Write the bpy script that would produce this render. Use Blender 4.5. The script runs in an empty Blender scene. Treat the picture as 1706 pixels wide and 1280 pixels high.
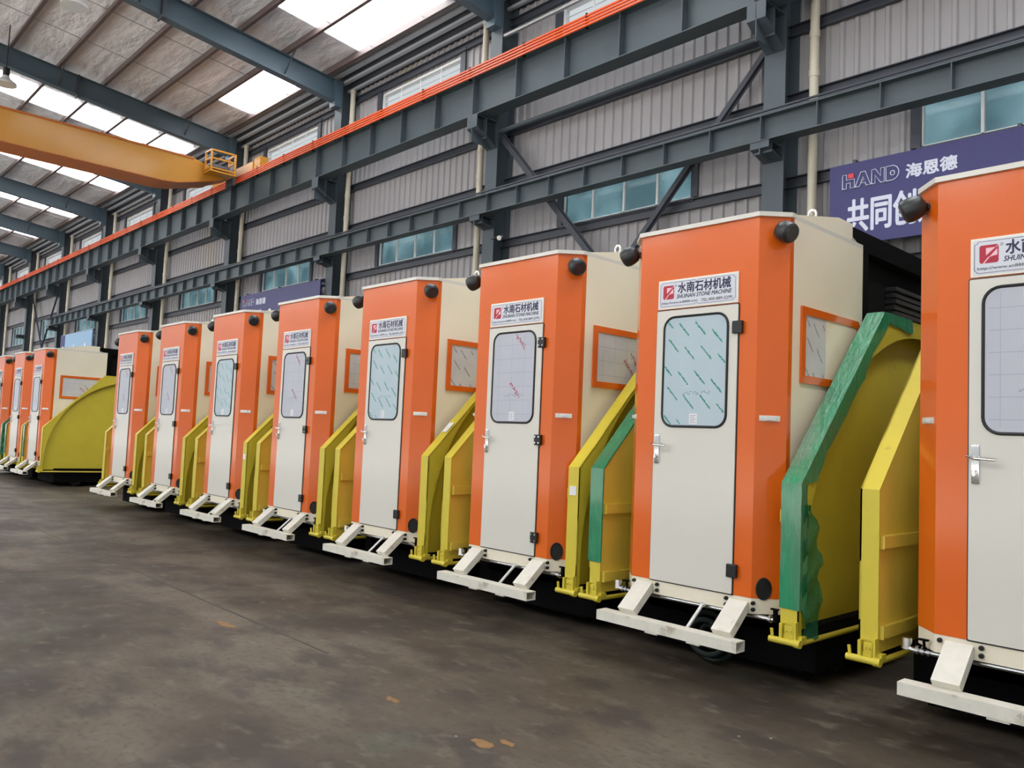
import bpy, bmesh, math, random
from mathutils import Vector, Matrix
random.seed(7)
sc = bpy.context.scene
COL = sc.collection

# ------------------------------------------------------------------ camera
YAW, PITCH, ROLL, FPX = 0.817606, 0.0655709, 0.0427189, 1356.931
def make_camera():
    f = Vector((-math.sin(YAW)*math.cos(PITCH), math.cos(YAW)*math.cos(PITCH), math.sin(PITCH)))
    r = f.cross(Vector((0, 0, 1))).normalized(); u = r.cross(f)
    r2 = math.cos(ROLL)*r + math.sin(ROLL)*u
    u2 = -math.sin(ROLL)*r + math.cos(ROLL)*u
    cd = bpy.data.cameras.new('camera'); co = bpy.data.objects.new('camera', cd); COL.objects.link(co)
    m = Matrix((r2, u2, -f)).transposed().to_4x4(); m.translation = Vector((0, -4.76983, 1.51))
    co.matrix_world = m
    cd.sensor_fit = 'HORIZONTAL'; cd.sensor_width = 36; cd.lens = FPX/1706*36
    cd.clip_start = .05; cd.clip_end = 400
    sc.camera = co
make_camera()

# ------------------------------------------------------------------ world, light, exposure
SKY_STRENGTH = .9
SKYLIGHT_STRENGTH = 12.0
EXPOSURE = -.38
w = bpy.data.worlds.new('sky'); sc.world = w; w.use_nodes = True
bg = w.node_tree.nodes['Background']; bg.inputs[0].default_value = (.90, .96, 1.0, 1); bg.inputs[1].default_value = SKY_STRENGTH
sun = bpy.data.lights.new('sun', 'SUN'); sun.energy = 17; sun.angle = math.radians(12); sun.color = (1, .97, .93)
so = bpy.data.objects.new('sun', sun); COL.objects.link(so); so.rotation_euler = (math.radians(52), 0, math.radians(8))   # shines on the added bounce yard outside the open side
sc.view_settings.view_transform = 'Standard'; sc.view_settings.look = 'None'
sc.view_settings.exposure = EXPOSURE; sc.view_settings.gamma = 1; sc.view_settings.use_curve_mapping = False

# ------------------------------------------------------------------ materials
def srgb(*c):
    return tuple(((v/255)/12.92 if v/255 <= .04045 else ((v/255+.055)/1.055)**2.4) for v in c)
def mat(name, rgb, rough=.5, metal=0, noise=0, nscale=6, bump=0, bscale=30, emit=0, spec=.5, coat=0, stretch=None, dirt_sheen=None, alpha=1, trans=0):
    m = bpy.data.materials.new(name); m.use_nodes = True
    nt = m.node_tree; b = nt.nodes['Principled BSDF']
    c = srgb(*rgb)
    b.inputs['Base Color'].default_value = (*c, 1)
    b.inputs['Roughness'].default_value = rough; b.inputs['Metallic'].default_value = metal
    b.inputs['Specular IOR Level'].default_value = spec
    b.inputs['Coat Weight'].default_value = coat; b.inputs['Coat Roughness'].default_value = .12
    b.inputs['Alpha'].default_value = alpha
    b.inputs['Transmission Weight'].default_value = trans
    tc = nt.nodes.new('ShaderNodeTexCoord'); mp = nt.nodes.new('ShaderNodeMapping')
    nt.links.new(tc.outputs['Object'], mp.inputs['Vector'])
    if stretch: mp.inputs['Scale'].default_value = stretch
    if noise:
        n = nt.nodes.new('ShaderNodeTexNoise'); n.inputs['Scale'].default_value = nscale; n.inputs['Detail'].default_value = 6
        nt.links.new(mp.outputs[0], n.inputs['Vector'])
        r = nt.nodes.new('ShaderNodeMapRange'); r.inputs[1].default_value = .3; r.inputs[2].default_value = .7
        r.inputs[3].default_value = 1-noise; r.inputs[4].default_value = 1+noise*.6
        nt.links.new(n.outputs[0], r.inputs[0])
        mx = nt.nodes.new('ShaderNodeVectorMath'); mx.operation = 'SCALE'
        mx.inputs[0].default_value = c; nt.links.new(r.outputs[0], mx.inputs['Scale'])
        out = mx.outputs[0]
        if dirt_sheen:
            n2 = nt.nodes.new('ShaderNodeTexNoise'); n2.inputs['Scale'].default_value = dirt_sheen[1]; n2.inputs['Detail'].default_value = 8
            nt.links.new(mp.outputs[0], n2.inputs['Vector'])
            rr = nt.nodes.new('ShaderNodeMapRange'); rr.inputs[1].default_value = dirt_sheen[2]; rr.inputs[2].default_value = dirt_sheen[2]+.12; rr.inputs[4].default_value = dirt_sheen[3]
            nt.links.new(n2.outputs[0], rr.inputs[0])
            mi = nt.nodes.new('ShaderNodeMix'); mi.data_type = 'RGBA'
            nt.links.new(rr.outputs[0], mi.inputs[0]); nt.links.new(out, mi.inputs[6]); mi.inputs[7].default_value = (*srgb(*dirt_sheen[0]), 1)
            out = mi.outputs[2]
        nt.links.new(out, b.inputs['Base Color'])
    if bump:
        n = nt.nodes.new('ShaderNodeTexNoise'); n.inputs['Scale'].default_value = bscale; n.inputs['Detail'].default_value = 5
        nt.links.new(mp.outputs[0], n.inputs['Vector'])
        bp = nt.nodes.new('ShaderNodeBump'); bp.inputs['Strength'].default_value = bump; bp.inputs['Distance'].default_value = .02
        nt.links.new(n.outputs[0], bp.inputs['Height']); nt.links.new(bp.outputs[0], b.inputs['Normal'])
    if emit:
        b.inputs['Emission Color'].default_value = (.94, .98, 1, 1); b.inputs['Emission Strength'].default_value = emit
    return m

ORANGE = mat('orange_paint', (220, 99, 20), .3, spec=.3, coat=.6, noise=.03, nscale=2, bump=.04, bscale=3)
CREAM = mat('cream_paint', (236, 227, 206), .35, coat=.15, noise=.03, nscale=2)
DOORW = mat('door_paint', (214, 211, 202), .3, coat=.2, noise=.02, nscale=2)
WHITEP = mat('worn_white_paint', (222, 218, 206), .5, noise=.06, nscale=14, dirt_sheen=((150, 135, 105), 9, .60, .6))
YELLOW = mat('yellow_paint', (208, 190, 62), .4, noise=.05, nscale=4, dirt_sheen=((150, 130, 50), 12, .66, .5))
YPANEL = mat('bounce_warmed_yellow', (230, 204, 80), .4, noise=.07, nscale=3)  # guard yellow with warm bounce off the orange cab put into the colour
BLACK = mat('black_steel', (6, 6, 7), .95, spec=.15, noise=.2)
BLACKP = mat('black_rubber', (16, 17, 18), .45)
LAMPB = mat('lamp_plastic', (38, 40, 42), .4)
CHROME = mat('chrome', (215, 215, 215), .18, metal=1)
ZINC = mat('zinc_plate', (226, 226, 222), .35, metal=.4)
FILM_TINT = mat('film_covered_glass', (178, 196, 205), .25, coat=.3, noise=.04, nscale=3)
FILM_GREY = mat('grey_film_glass', (186, 188, 200), .25, coat=.3, noise=.04, nscale=3)
SIDEGL = mat('side_glass', (206, 206, 210), .3, noise=.05)
SIDEBEIGE = mat('bare_beige_glass', (236, 224, 200), .25)
TEALINK = mat('teal_print', (40, 140, 126), .5)
BLUEINK = mat('grey_blue_print', (110, 130, 150), .5)
REDINK = mat('red_print', (176, 52, 76), .5)
SMALLINK = mat('small_print', (92, 94, 108), .5)
CHALK = mat('faded_print', (178, 172, 160), .6)
GREYINK = mat('grey_print', (140, 142, 158), .5)
PLATE = mat('plate_face', (214, 216, 226), .22, coat=.3)
PLATEW = mat('plate_edge', (232, 226, 214), .3)
NAVY = mat('navy_print', (28, 30, 74), .4)
CRIMSON = mat('crimson_print', (176, 14, 52), .35)
PINK = mat('pink_print', (240, 190, 200), .4)
STEEL = mat('blue_grey_steel', (72, 82, 90), .5, noise=.08, nscale=3, dirt_sheen=((70, 66, 62), 1.3, .62, .4))
GIRDER = mat('green_grey_steel', (74, 85, 91), .5, noise=.08, nscale=2, dirt_sheen=((60, 66, 70), 1.3, .6, .4))
RAFTER = mat('slate_steel', (76, 95, 108), .45, noise=.06, nscale=2)
DARKSTEEL = mat('dark_steel', (62, 66, 76), .5, noise=.1, nscale=3)
PURLIN = mat('brown_purlin', (96, 82, 80), .5, noise=.08, nscale=3)
SILVER = mat('galvanised', (180, 182, 186), .35, metal=.7, noise=.06)
CORR = mat('corrugated_sheet', (158, 155, 158), .45, noise=.07, nscale=1.2, stretch=(1, 1, .25), dirt_sheen=((160, 148, 110), .5, .6, .5), spec=.4)
FOIL = mat('foil_insulation', (240, 240, 246), .4, metal=.15, noise=.08, nscale=1.5, bump=1.0, bscale=2.6, stretch=(.6, 1.6, 1))
[setattr(n.inputs['Distance'], 'default_value', .09) for n in FOIL.node_tree.nodes if n.type == 'BUMP']
SKYLIGHT = mat('skylight_panel', (240, 244, 248), .5, emit=SKYLIGHT_STRENGTH)
EAVE = mat('pale_galvanised', (178, 182, 190), .4, metal=.2)
PIPE = mat('beige_pvc', (206, 198, 180), .45, noise=.08, nscale=3)
ORAIL = mat('orange_conductor', (226, 92, 44), .35, noise=.05)
CRANE = mat('crane_yellow', (208, 144, 44), .38, coat=.2, noise=.04, nscale=1)
CRANED = mat('crane_orange', (190, 104, 32), .45, noise=.05)
BLUEP = mat('banner_blue', (38, 33, 100), .4, noise=.03)
BANW = mat('banner_white', (206, 208, 226), .5)
BANR = mat('banner_red', (214, 56, 60), .5)
BANL = mat('banner_pale_blue', (120, 165, 205), .2, coat=.6)
FRAMEW = mat('white_frame', (214, 216, 216), .5)
GREENF = mat('green_stretch_film', (24, 136, 92), .22, coat=1, bump=.8, bscale=24, stretch=(1.6, 1, .25), noise=.2, nscale=5, dirt_sheen=((112, 124, 108), 1.6, .50, .6))  # grey-green blotches paint the glossy reflection on the sloping film
BROWNBODY = mat('dark_hood_paint', (7, 7, 8), .8, spec=.25, noise=.1)
STICK = mat('white_sticker', (226, 226, 228), .5)
LENS = mat('lamp_lens', (46, 48, 52), .12)
BELLOW = mat('bellows_rubber', (44, 44, 48), .4)
WHEEL = mat('worn_wheel_steel', (48, 46, 46), .4, metal=.5)
COILG = mat('green_hose', (10, 30, 24), .5)

def glass_mat():
    m = bpy.data.materials.new('tinted_window_glass'); m.use_nodes = True; nt = m.node_tree; nt.nodes.clear()
    o = nt.nodes.new('ShaderNodeOutputMaterial'); t = nt.nodes.new('ShaderNodeBsdfTransparent'); g = nt.nodes.new('ShaderNodeBsdfGlossy')
    d = nt.nodes.new('ShaderNodeBsdfDiffuse'); a = nt.nodes.new('ShaderNodeMixShader'); b = nt.nodes.new('ShaderNodeMixShader')
    tc = nt.nodes.new('ShaderNodeTexCoord'); n = nt.nodes.new('ShaderNodeTexNoise'); n.inputs['Scale'].default_value = .9
    cr = nt.nodes.new('ShaderNodeValToRGB'); cr.color_ramp.elements[0].position = .42; cr.color_ramp.elements[1].position = .62
    cr.color_ramp.elements[0].color = (.32, .50, .55, 1); cr.color_ramp.elements[1].color = (.68, .88, .92, 1)  # pale end of the ramp paints bright sky patches into the glass tint
    nt.links.new(tc.outputs['Object'], n.inputs['Vector']); nt.links.new(n.outputs[0], cr.inputs[0]); nt.links.new(cr.outputs[0], t.inputs[0])
    g.inputs['Roughness'].default_value = .1; d.inputs[0].default_value = (.35, .45, .48, 1)
    a.inputs[0].default_value = .2; b.inputs[0].default_value = .1
    nt.links.new(t.outputs[0], a.inputs[1]); nt.links.new(d.outputs[0], a.inputs[2])
    nt.links.new(a.outputs[0], b.inputs[1]); nt.links.new(g.outputs[0], b.inputs[2]); nt.links.new(b.outputs[0], o.inputs[0])
    return m
GLASS = glass_mat()
def film_mat():
    m = bpy.data.materials.new('clear_green_film'); m.use_nodes = True; nt = m.node_tree; nt.nodes.clear()
    o = nt.nodes.new('ShaderNodeOutputMaterial'); t = nt.nodes.new('ShaderNodeBsdfTransparent'); t.inputs[0].default_value = (.35, .75, .5, 1)
    p = nt.nodes.new('ShaderNodeBsdfPrincipled'); p.inputs['Base Color'].default_value = (*srgb(52, 140, 100), 1); p.inputs['Roughness'].default_value = .18
    n = nt.nodes.new('ShaderNodeTexNoise'); n.inputs['Scale'].default_value = 14; bp = nt.nodes.new('ShaderNodeBump'); bp.inputs['Strength'].default_value = 1; bp.inputs['Distance'].default_value = .03
    nt.links.new(n.outputs[0], bp.inputs['Height']); nt.links.new(bp.outputs[0], p.inputs['Normal'])
    a = nt.nodes.new('ShaderNodeMixShader'); a.inputs[0].default_value = .55
    nt.links.new(t.outputs[0], a.inputs[1]); nt.links.new(p.outputs[0], a.inputs[2]); nt.links.new(a.outputs[0], o.inputs[0])
    return m
FILMC = film_mat()

def floor_mat():
    m = bpy.data.materials.new('worn_concrete'); m.use_nodes = True; nt = m.node_tree; b = nt.nodes['Principled BSDF']; L = nt.links
    tc = nt.nodes.new('ShaderNodeTexCoord')
    def noise(s, st=(1, 1, 1), det=8, dist=0):
        mp = nt.nodes.new('ShaderNodeMapping'); mp.inputs['Scale'].default_value = st; L.new(tc.outputs['Object'], mp.inputs[0])
        n = nt.nodes.new('ShaderNodeTexNoise'); n.inputs['Scale'].default_value = s; n.inputs['Detail'].default_value = det; n.inputs['Distortion'].default_value = dist
        L.new(mp.outputs[0], n.inputs[0]); return n.outputs[0]
    def ramp(v, a, c, p0=0, p1=1):
        r = nt.nodes.new('ShaderNodeMapRange'); r.inputs[1].default_value = a; r.inputs[2].default_value = c; r.inputs[3].default_value = p0; r.inputs[4].default_value = p1
        L.new(v, r.inputs[0]); return r.outputs[0]
    def mix(f, A, B, typ='MIX'):
        x = nt.nodes.new('ShaderNodeMix'); x.data_type = 'RGBA'; x.blend_type = typ
        if isinstance(f, float): x.inputs[0].default_value = f
        else: L.new(f, x.inputs[0])
        for i, v in ((6, A), (7, B)):
            if isinstance(v, tuple): x.inputs[i].default_value = (*v, 1)
            else: L.new(v, x.inputs[i])
        return x.outputs[2]
    c = mix(ramp(noise(.45, dist=.6), .35, .65), srgb(74, 65, 53), srgb(52, 42, 35))
    c = mix(ramp(noise(1.3, (.4, 1, 1)), .47, .60, 0, .85), c, srgb(92, 83, 71))
    c = mix(ramp(noise(3.0, (.6, 1, 1)), .5, .62, 0, .8), c, srgb(52, 45, 40))
    c = mix(ramp(noise(.8, (1, 1.3, 1)), .62, .70, 0, .5), c, srgb(76, 82, 68))
    c = mix(ramp(noise(9, (.6, 1, 1)), .56, .70, 0, .6), c, srgb(100, 92, 80))
    c = mix(ramp(noise(26, (.7, 1, 1)), .5, .68, 0, .55), c, srgb(52, 48, 43))
    L.new(c, b.inputs['Base Color'])
    L.new(ramp(noise(1.7), .3, .7, .5, .75), b.inputs['Roughness']); b.inputs['Specular IOR Level'].default_value = .35
    bp = nt.nodes.new('ShaderNodeBump'); bp.inputs['Strength'].default_value = .15; bp.inputs['Distance'].default_value = .01
    L.new(noise(9), bp.inputs['Height']); L.new(bp.outputs[0], b.inputs['Normal'])
    return m
FLOORM = floor_mat()

# ------------------------------------------------------------------ mesh helpers
class MB:
    def __init__(s): s.bm = bmesh.new()
    def box(s, x0, x1, y0, y1, z0, z1, bevel=0):
        b = bmesh.new() if bevel else s.bm
        v = [b.verts.new((x, y, z)) for x in (x0, x1) for y in (y0, y1) for z in (z0, z1)]
        for f in ((0, 1, 3, 2), (4, 6, 7, 5), (0, 4, 5, 1), (2, 3, 7, 6), (0, 2, 6, 4), (1, 5, 7, 3)): b.faces.new([v[i] for i in f])
        if bevel:
            bmesh.ops.recalc_face_normals(b, faces=b.faces[:])
            bmesh.ops.bevel(b, geom=b.edges[:], offset=bevel, segments=2, affect='EDGES', profile=.6)
            s.merge(b)
        return s
    def merge(s, b, M=None):
        vm = {}
        for v in b.verts: vm[v] = s.bm.verts.new(M @ v.co if M else v.co)
        for f in b.faces:
            try: s.bm.faces.new([vm[v] for v in f.verts])
            except ValueError: pass
        b.free()
    def prism(s, pts, ax, a0, a1):
        """pts in the two other axes (in xyz order), extruded along ax from a0 to a1"""
        def P(p, a):
            q = list(p); q.insert(ax, a); return q
        A = [s.bm.verts.new(P(p, a0)) for p in pts]; B = [s.bm.verts.new(P(p, a1)) for p in pts]
        n = len(pts)
        s.bm.faces.new(A); s.bm.faces.new(B[::-1])
        for i in range(n): s.bm.faces.new([A[i], B[i], B[(i+1) % n], A[(i+1) % n]])
        return s
    def shell(s, pts, z0, z1, t, closed=False):
        """vertical sheet following plan polyline, thickness t to the left of travel"""
        n = len(pts); off = []
        for i in range(n):
            d = []
            if i > 0: d.append((Vector(pts[i])-Vector(pts[i-1])).normalized())
            if i < n-1: d.append((Vector(pts[i+1])-Vector(pts[i])).normalized())
            nn = sum((Vector((-e.y, e.x)) for e in d), Vector((0, 0))).normalized()
            k = t/max(.3, nn.dot(Vector((-d[0].y, d[0].x))))
            off.append(Vector(pts[i])+nn*k)
        poly = [tuple(p) for p in pts]+[tuple(o) for o in off[::-1]]
        # build quads
        for i in range(n-1):
            a, b2, c, d2 = pts[i], pts[i+1], off[i+1], off[i]
            s.prism([tuple(a), tuple(b2), tuple(c), tuple(d2)], 2, z0, z1)
        return s
    def tube(s, pts, r, n=12, cap=True):
        pts = [Vector(p) for p in pts]; rings = []
        up = None
        for i, p in enumerate(pts):
            if i == 0: d = pts[1]-p
            elif i == len(pts)-1: d = p-pts[i-1]
            else: d = (pts[i+1]-p).normalized()+(p-pts[i-1]).normalized()
            d.normalize()
            if up is None: up = d.orthogonal().normalized()
            up = (up-d*up.dot(d)).normalized(); w_ = d.cross(up)
            rr = r[i] if isinstance(r, (list, tuple)) else r
            rings.append([s.bm.verts.new(p+(up*math.cos(2*math.pi*k/n)+w_*math.sin(2*math.pi*k/n))*rr) for k in range(n)])
        for a, b in zip(rings, rings[1:]):
            for k in range(n): s.bm.faces.new([a[k], a[(k+1) % n], b[(k+1) % n], b[k]])
        if cap: s.bm.faces.new(rings[0][::-1]); s.bm.faces.new(rings[-1])
        return s
    def bar(s, a, b, wx, wy, up=(0, 0, 1)):
        a = Vector(a); b = Vector(b); d = (b-a).normalized(); u = Vector(up); u = (u-d*u.dot(d)).normalized(); w_ = d.cross(u)
        vs = []
        for p in (a, b):
            vs.append([s.bm.verts.new(p+w_*x*wx/2+u*y*wy/2) for x, y in ((-1, -1), (1, -1), (1, 1), (-1, 1))])
        for k in range(4): s.bm.faces.new([vs[0][k], vs[0][(k+1) % 4], vs[1][(k+1) % 4], vs[1][k]])
        s.bm.faces.new(vs[0][::-1]); s.bm.faces.new(vs[1]); return s
    def quad(s, *p): s.bm.faces.new([s.bm.verts.new(q) for q in p]); return s
    def mesh(s, name, m, smooth=False):
        bmesh.ops.recalc_face_normals(s.bm, faces=s.bm.faces[:])
        me = bpy.data.meshes.new(name); s.bm.to_mesh(me); s.bm.free()
        if smooth:
            for p in me.polygons: p.use_smooth = True
            me.set_sharp_from_angle(angle=math.radians(35))
        for q in (m if isinstance(m, (list, tuple)) else [m]): me.materials.append(q)
        return me
CACHE = {}
def part(key, name, fn, m, parent=None, loc=None, smooth=False, label=None):
    """mesh object named `name`; the mesh is built once per key and shared"""
    if key not in CACHE:
        r = fn(); CACHE[key] = r.mesh(name, m, smooth) if isinstance(r, MB) else r
    o = bpy.data.objects.new(name, CACHE[key]); COL.objects.link(o)
    if parent: o.parent = parent
    if loc: o.location = loc
    if label: o['label'] = label
    return o
_n = [0]
def solo(name, mb, m, parent=None, smooth=False, loc=None, label=None):
    _n[0] += 1
    return part('solo%d' % _n[0], name, lambda: mb, m, parent, loc, smooth, label)
def tag(o, label, cat, group=None):
    o['label'] = label; o['category'] = cat
    if group: o['group'] = group
    return o
def struct(o): o['kind'] = 'structure'; return o
def empty(name, loc=(0, 0, 0)):
    o = bpy.data.objects.new(name, None); COL.objects.link(o); o.location = loc; o.empty_display_size = .2; return o

def rrect(x0, x1, z0, z1, r, n=6):
    pts = []
    for cx, cz, a0 in ((x1-r, z1-r, 0), (x0+r, z1-r, 90), (x0+r, z0+r, 180), (x1-r, z0+r, 270)):
        for i in range(n+1):
            a = math.radians(a0+90*i/n); pts.append((cx+r*math.cos(a), cz+r*math.sin(a)))
    return pts

def text_mb(s, body, height, x, z, y, width=None, shear=0, bold=0, overlay=0):
    """adds lettering standing in the XZ plane facing -Y; (x, z) is its lower left corner"""
    cu = bpy.data.curves.new('t', 'FONT'); cu.body = body; cu.size = 1; cu.shear = shear; cu.offset = bold; cu.resolution_u = 2; cu.extrude = 0
    ob = bpy.data.objects.new('t', cu); COL.objects.link(ob)
    dg = bpy.context.evaluated_depsgraph_get(); dg.update()
    me = bpy.data.meshes.new_from_object(ob.evaluated_get(dg))
    bpy.data.objects.remove(ob); bpy.data.curves.remove(cu)
    if len(me.vertices) == 0: return s
    xs = [v.co.x for v in me.vertices]; ys = [v.co.y for v in me.vertices]
    x0, x1, y0, y1 = min(xs), max(xs), min(ys), max(ys)
    sy = height/(y1-y0); sx = (width/(x1-x0)) if width else sy
    b = bmesh.new(); b.from_mesh(me); bpy.data.meshes.remove(me)
    for v in b.verts: v.co = Vector((x+(v.co.x-x0)*sx, y, z+(v.co.y-y0)*sy))
    if overlay:
        for k, (dx, dz) in enumerate(((1, 0), (-1, 0), (0, 1), (0, -1), (.7, .7), (-.7, -.7), (.7, -.7), (-.7, .7))): s.merge(b.copy(), Matrix.Translation((dx*overlay, -.00006*(k+1), dz*overlay)))
    s.merge(b); return s

# ------------------------------------------------------------------ machine parts (local frame: x along the row, y into the depth, z up from the floor)
XL, XR = -.164, .80
ZB, ZT = .55, 3.034
CH = .14
PLAN = [(XL-CH, .20), (XL-CH, .15), (XL, 0), (XR, 0), (XR+CH, .15), (XR+CH, .20)]
def cab_front():
    m = MB(); m.shell(PLAN, ZB, ZT, .03); return m
def cab_walls():
    m = MB(); x0, x1 = XL-CH, XR+CH
    m.box(x0, x0+.03, .2, 1.25, .5, ZT); m.box(x1-.03, x1, .2, 1.25, .5, ZT); m.box(x0+.03, x1-.03, 1.22, 1.25, .5, ZT)
    m.box(x0+.03, x1-.03, .2, 1.22, .5, .53)
    return m
def cab_roof():
    m = MB()
    o = .02
    m.prism([(XL-CH-o, 1.25), (XL-CH-o, .14), (XL-.01, -o), (XR+.01, -o), (XR+CH+o, .14), (XR+CH+o, .19), (XR+CH, .19), (XR+CH, 1.25)], 2, ZT, ZT+.03)
    return m
def cab_roof_hump():
    m = MB(); m.prism([(.19, ZT+.03), (.85, ZT+.155), (1.08, ZT+.155), (1.08, ZT+.06), (1.25, ZT-.002), (1.25, ZT-.01), (.19, ZT-.01)], 0, XL-CH+.004, XR+CH-.004); return m
def lifting_eye():
    m = MB(); c = Vector((0, 0, .05)); m.tube([c+Vector((.03*math.cos(a), 0, .035*math.sin(a))) for a in [math.radians(k*30) for k in range(13)]], .009, 8); m.box(-.012, .012, -.012, .012, -.01, .02); return m
def door_slab():
    m = MB(); m.prism(rrect(.004, .663, ZB+.004, 2.463, .006, 2), 1, -.012, .004); return m
def door_gap():
    m = MB(); m.prism(rrect(-.003, .670, ZB-.004, 2.469, .006, 2), 1, -.005, .003); return m
GX0, GX1, GZ0, GZ1 = .072, .590, 1.638, 2.412
def door_glass():
    m = MB(); m.prism(rrect(GX0, GX1, GZ0, GZ1, .085), 1, -.015, -.010); return m
def door_seal():
    m = MB(); p = rrect(GX0, GX1, GZ0, GZ1, .085); m.tube([(a, -.014, b) for a, b in p]+[(p[0][0], -.014, p[0][1])], .009, 8, cap=False); return m
def handle():
    m = MB(); m.box(.018, .058, -.022, -.010, 1.37, 1.575, .006)
    m.tube([(.038, -.02, 1.505), (.038, -.06, 1.505), (.05, -.068, 1.506), (.15, -.066, 1.500)], [.011, .010, .010, .008], 10)
    m.tube([(.038, -.022, 1.425), (.038, -.034, 1.425)], .013, 12)
    m.tube([(.0, -.04, 1.515), (.036, -.05, 1.508)], .007, 8)
    m.box(.032, .044, -.045, -.034, 1.41, 1.44)
    return m
def hinge(z):
    def f():
        m = MB(); m.box(.628, .703, -.03, -.004, z-.043, z+.043, .006); return m
    return f
def hinge_bolts(z):
    def f():
        m = MB()
        for dx in (.645, .686):
            for dz in (-.025, .025): m.tube([(dx, -.028, z+dz), (dx, -.036, z+dz)], .008, 8)
        return m
    return f
def sticker_door():
    m = MB(); m.box(.302, .365, -.0165, -.0145, 1.655, 1.728); return m
def sticker_print():
    m = MB()
    for i in range(5): m.box(.310, .357-(i % 2)*.01, -.0172, -.0164, 1.664+i*.012, 1.668+i*.012)
    return m
PX0, PX1, PZ0, PZ1 = .008, .660, 2.474, 2.684
def plate_back():
    m = MB(); m.box(PX0, PX1, -.012, .001, PZ0, PZ1, .002); return m
def plate_face():
    m = MB(); m.box(PX0+.012, PX1-.012, -.0135, -.0115, PZ0+.012, PZ1-.012); return m
def plate_border():
    m = MB(); a, b, c, d = PX0+.020, PX1-.020, PZ0+.020, PZ1-.020; k = .016; xm = (a+b)/2
    p = [(a+k, c), (xm-.02, c), (xm, c+.008), (xm+.02, c), (b-k, c), (b-k, c+k*.5), (b, c+k), (b, d-k), (b-k, d-k*.5), (b-k, d), (xm+.02, d), (xm, d-.010), (xm-.02, d), (a+k, d), (a+k*.9, d-k*.5), (a, d-k), (a, c+k), (a+k, c)]
    m.tube([(x, -.0135, z) for x, z in p], .0016, 4, cap=False); return m
def plate_screws():
    m = MB()
    m.tube([(0, -.012, 0), (0, -.016, 0)], .005, 8)
    return m
LX, LZ, LW, LH = .052, 2.545, .092, .098
def logo_bg():
    m = MB(); m.prism(rrect(LX, LX+LW, LZ, LZ+LH, .012, 3), 1, -.0150, -.0134); return m
def logo_fg():
    m = MB(); y0, y1 = -.0158, -.0149
    # upper-left wedge and lower-right wedge of the pale square, split by a diagonal blade
    m.prism([(LX+.032, LZ+.042), (LX+.032, LZ+.082), (LX+.078, LZ+.082)], 1, y0, y1)
    m.prism([(LX+.086, LZ+.074), (LX+.086, LZ+.040), (LX+.060, LZ+.036), (LX+.044, LZ+.028)], 1, y0, y1)
    m.prism([(LX+.016, LZ+.000), (LX+.024, LZ+.000), (LX+.048, LZ+.030), (LX+.044, LZ+.034)], 1, y0, y1)
    m.prism([(LX+.080, LZ+.084), (LX+.086, LZ+.092), (LX+.088, LZ+.089), (LX+.083, LZ+.080)], 1, y0, y1)
    return m
def plate_text():
    m = MB(); y = -.0142
    text_mb(m, '水南石材机械', .074, .178, 2.582, y, width=.425, overlay=.0022)
    text_mb(m, '®', .018, .150, 2.630, y)
    return m
def plate_text2():
    m = MB(); text_mb(m, 'SHUINAN STONE MACHINE', .028, .168, 2.545, -.0142, width=.445, shear=.25, overlay=.0008); return m
def plate_text3():
    m = MB(); text_mb(m, 'http://www.sn8888.com', .020, .042, 2.506, -.0142, width=.300, overlay=.0006)
    text_mb(m, 'TEL:400-889-2299', .020, .372, 2.506, -.0142, width=.245, overlay=.0006); return m
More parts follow.
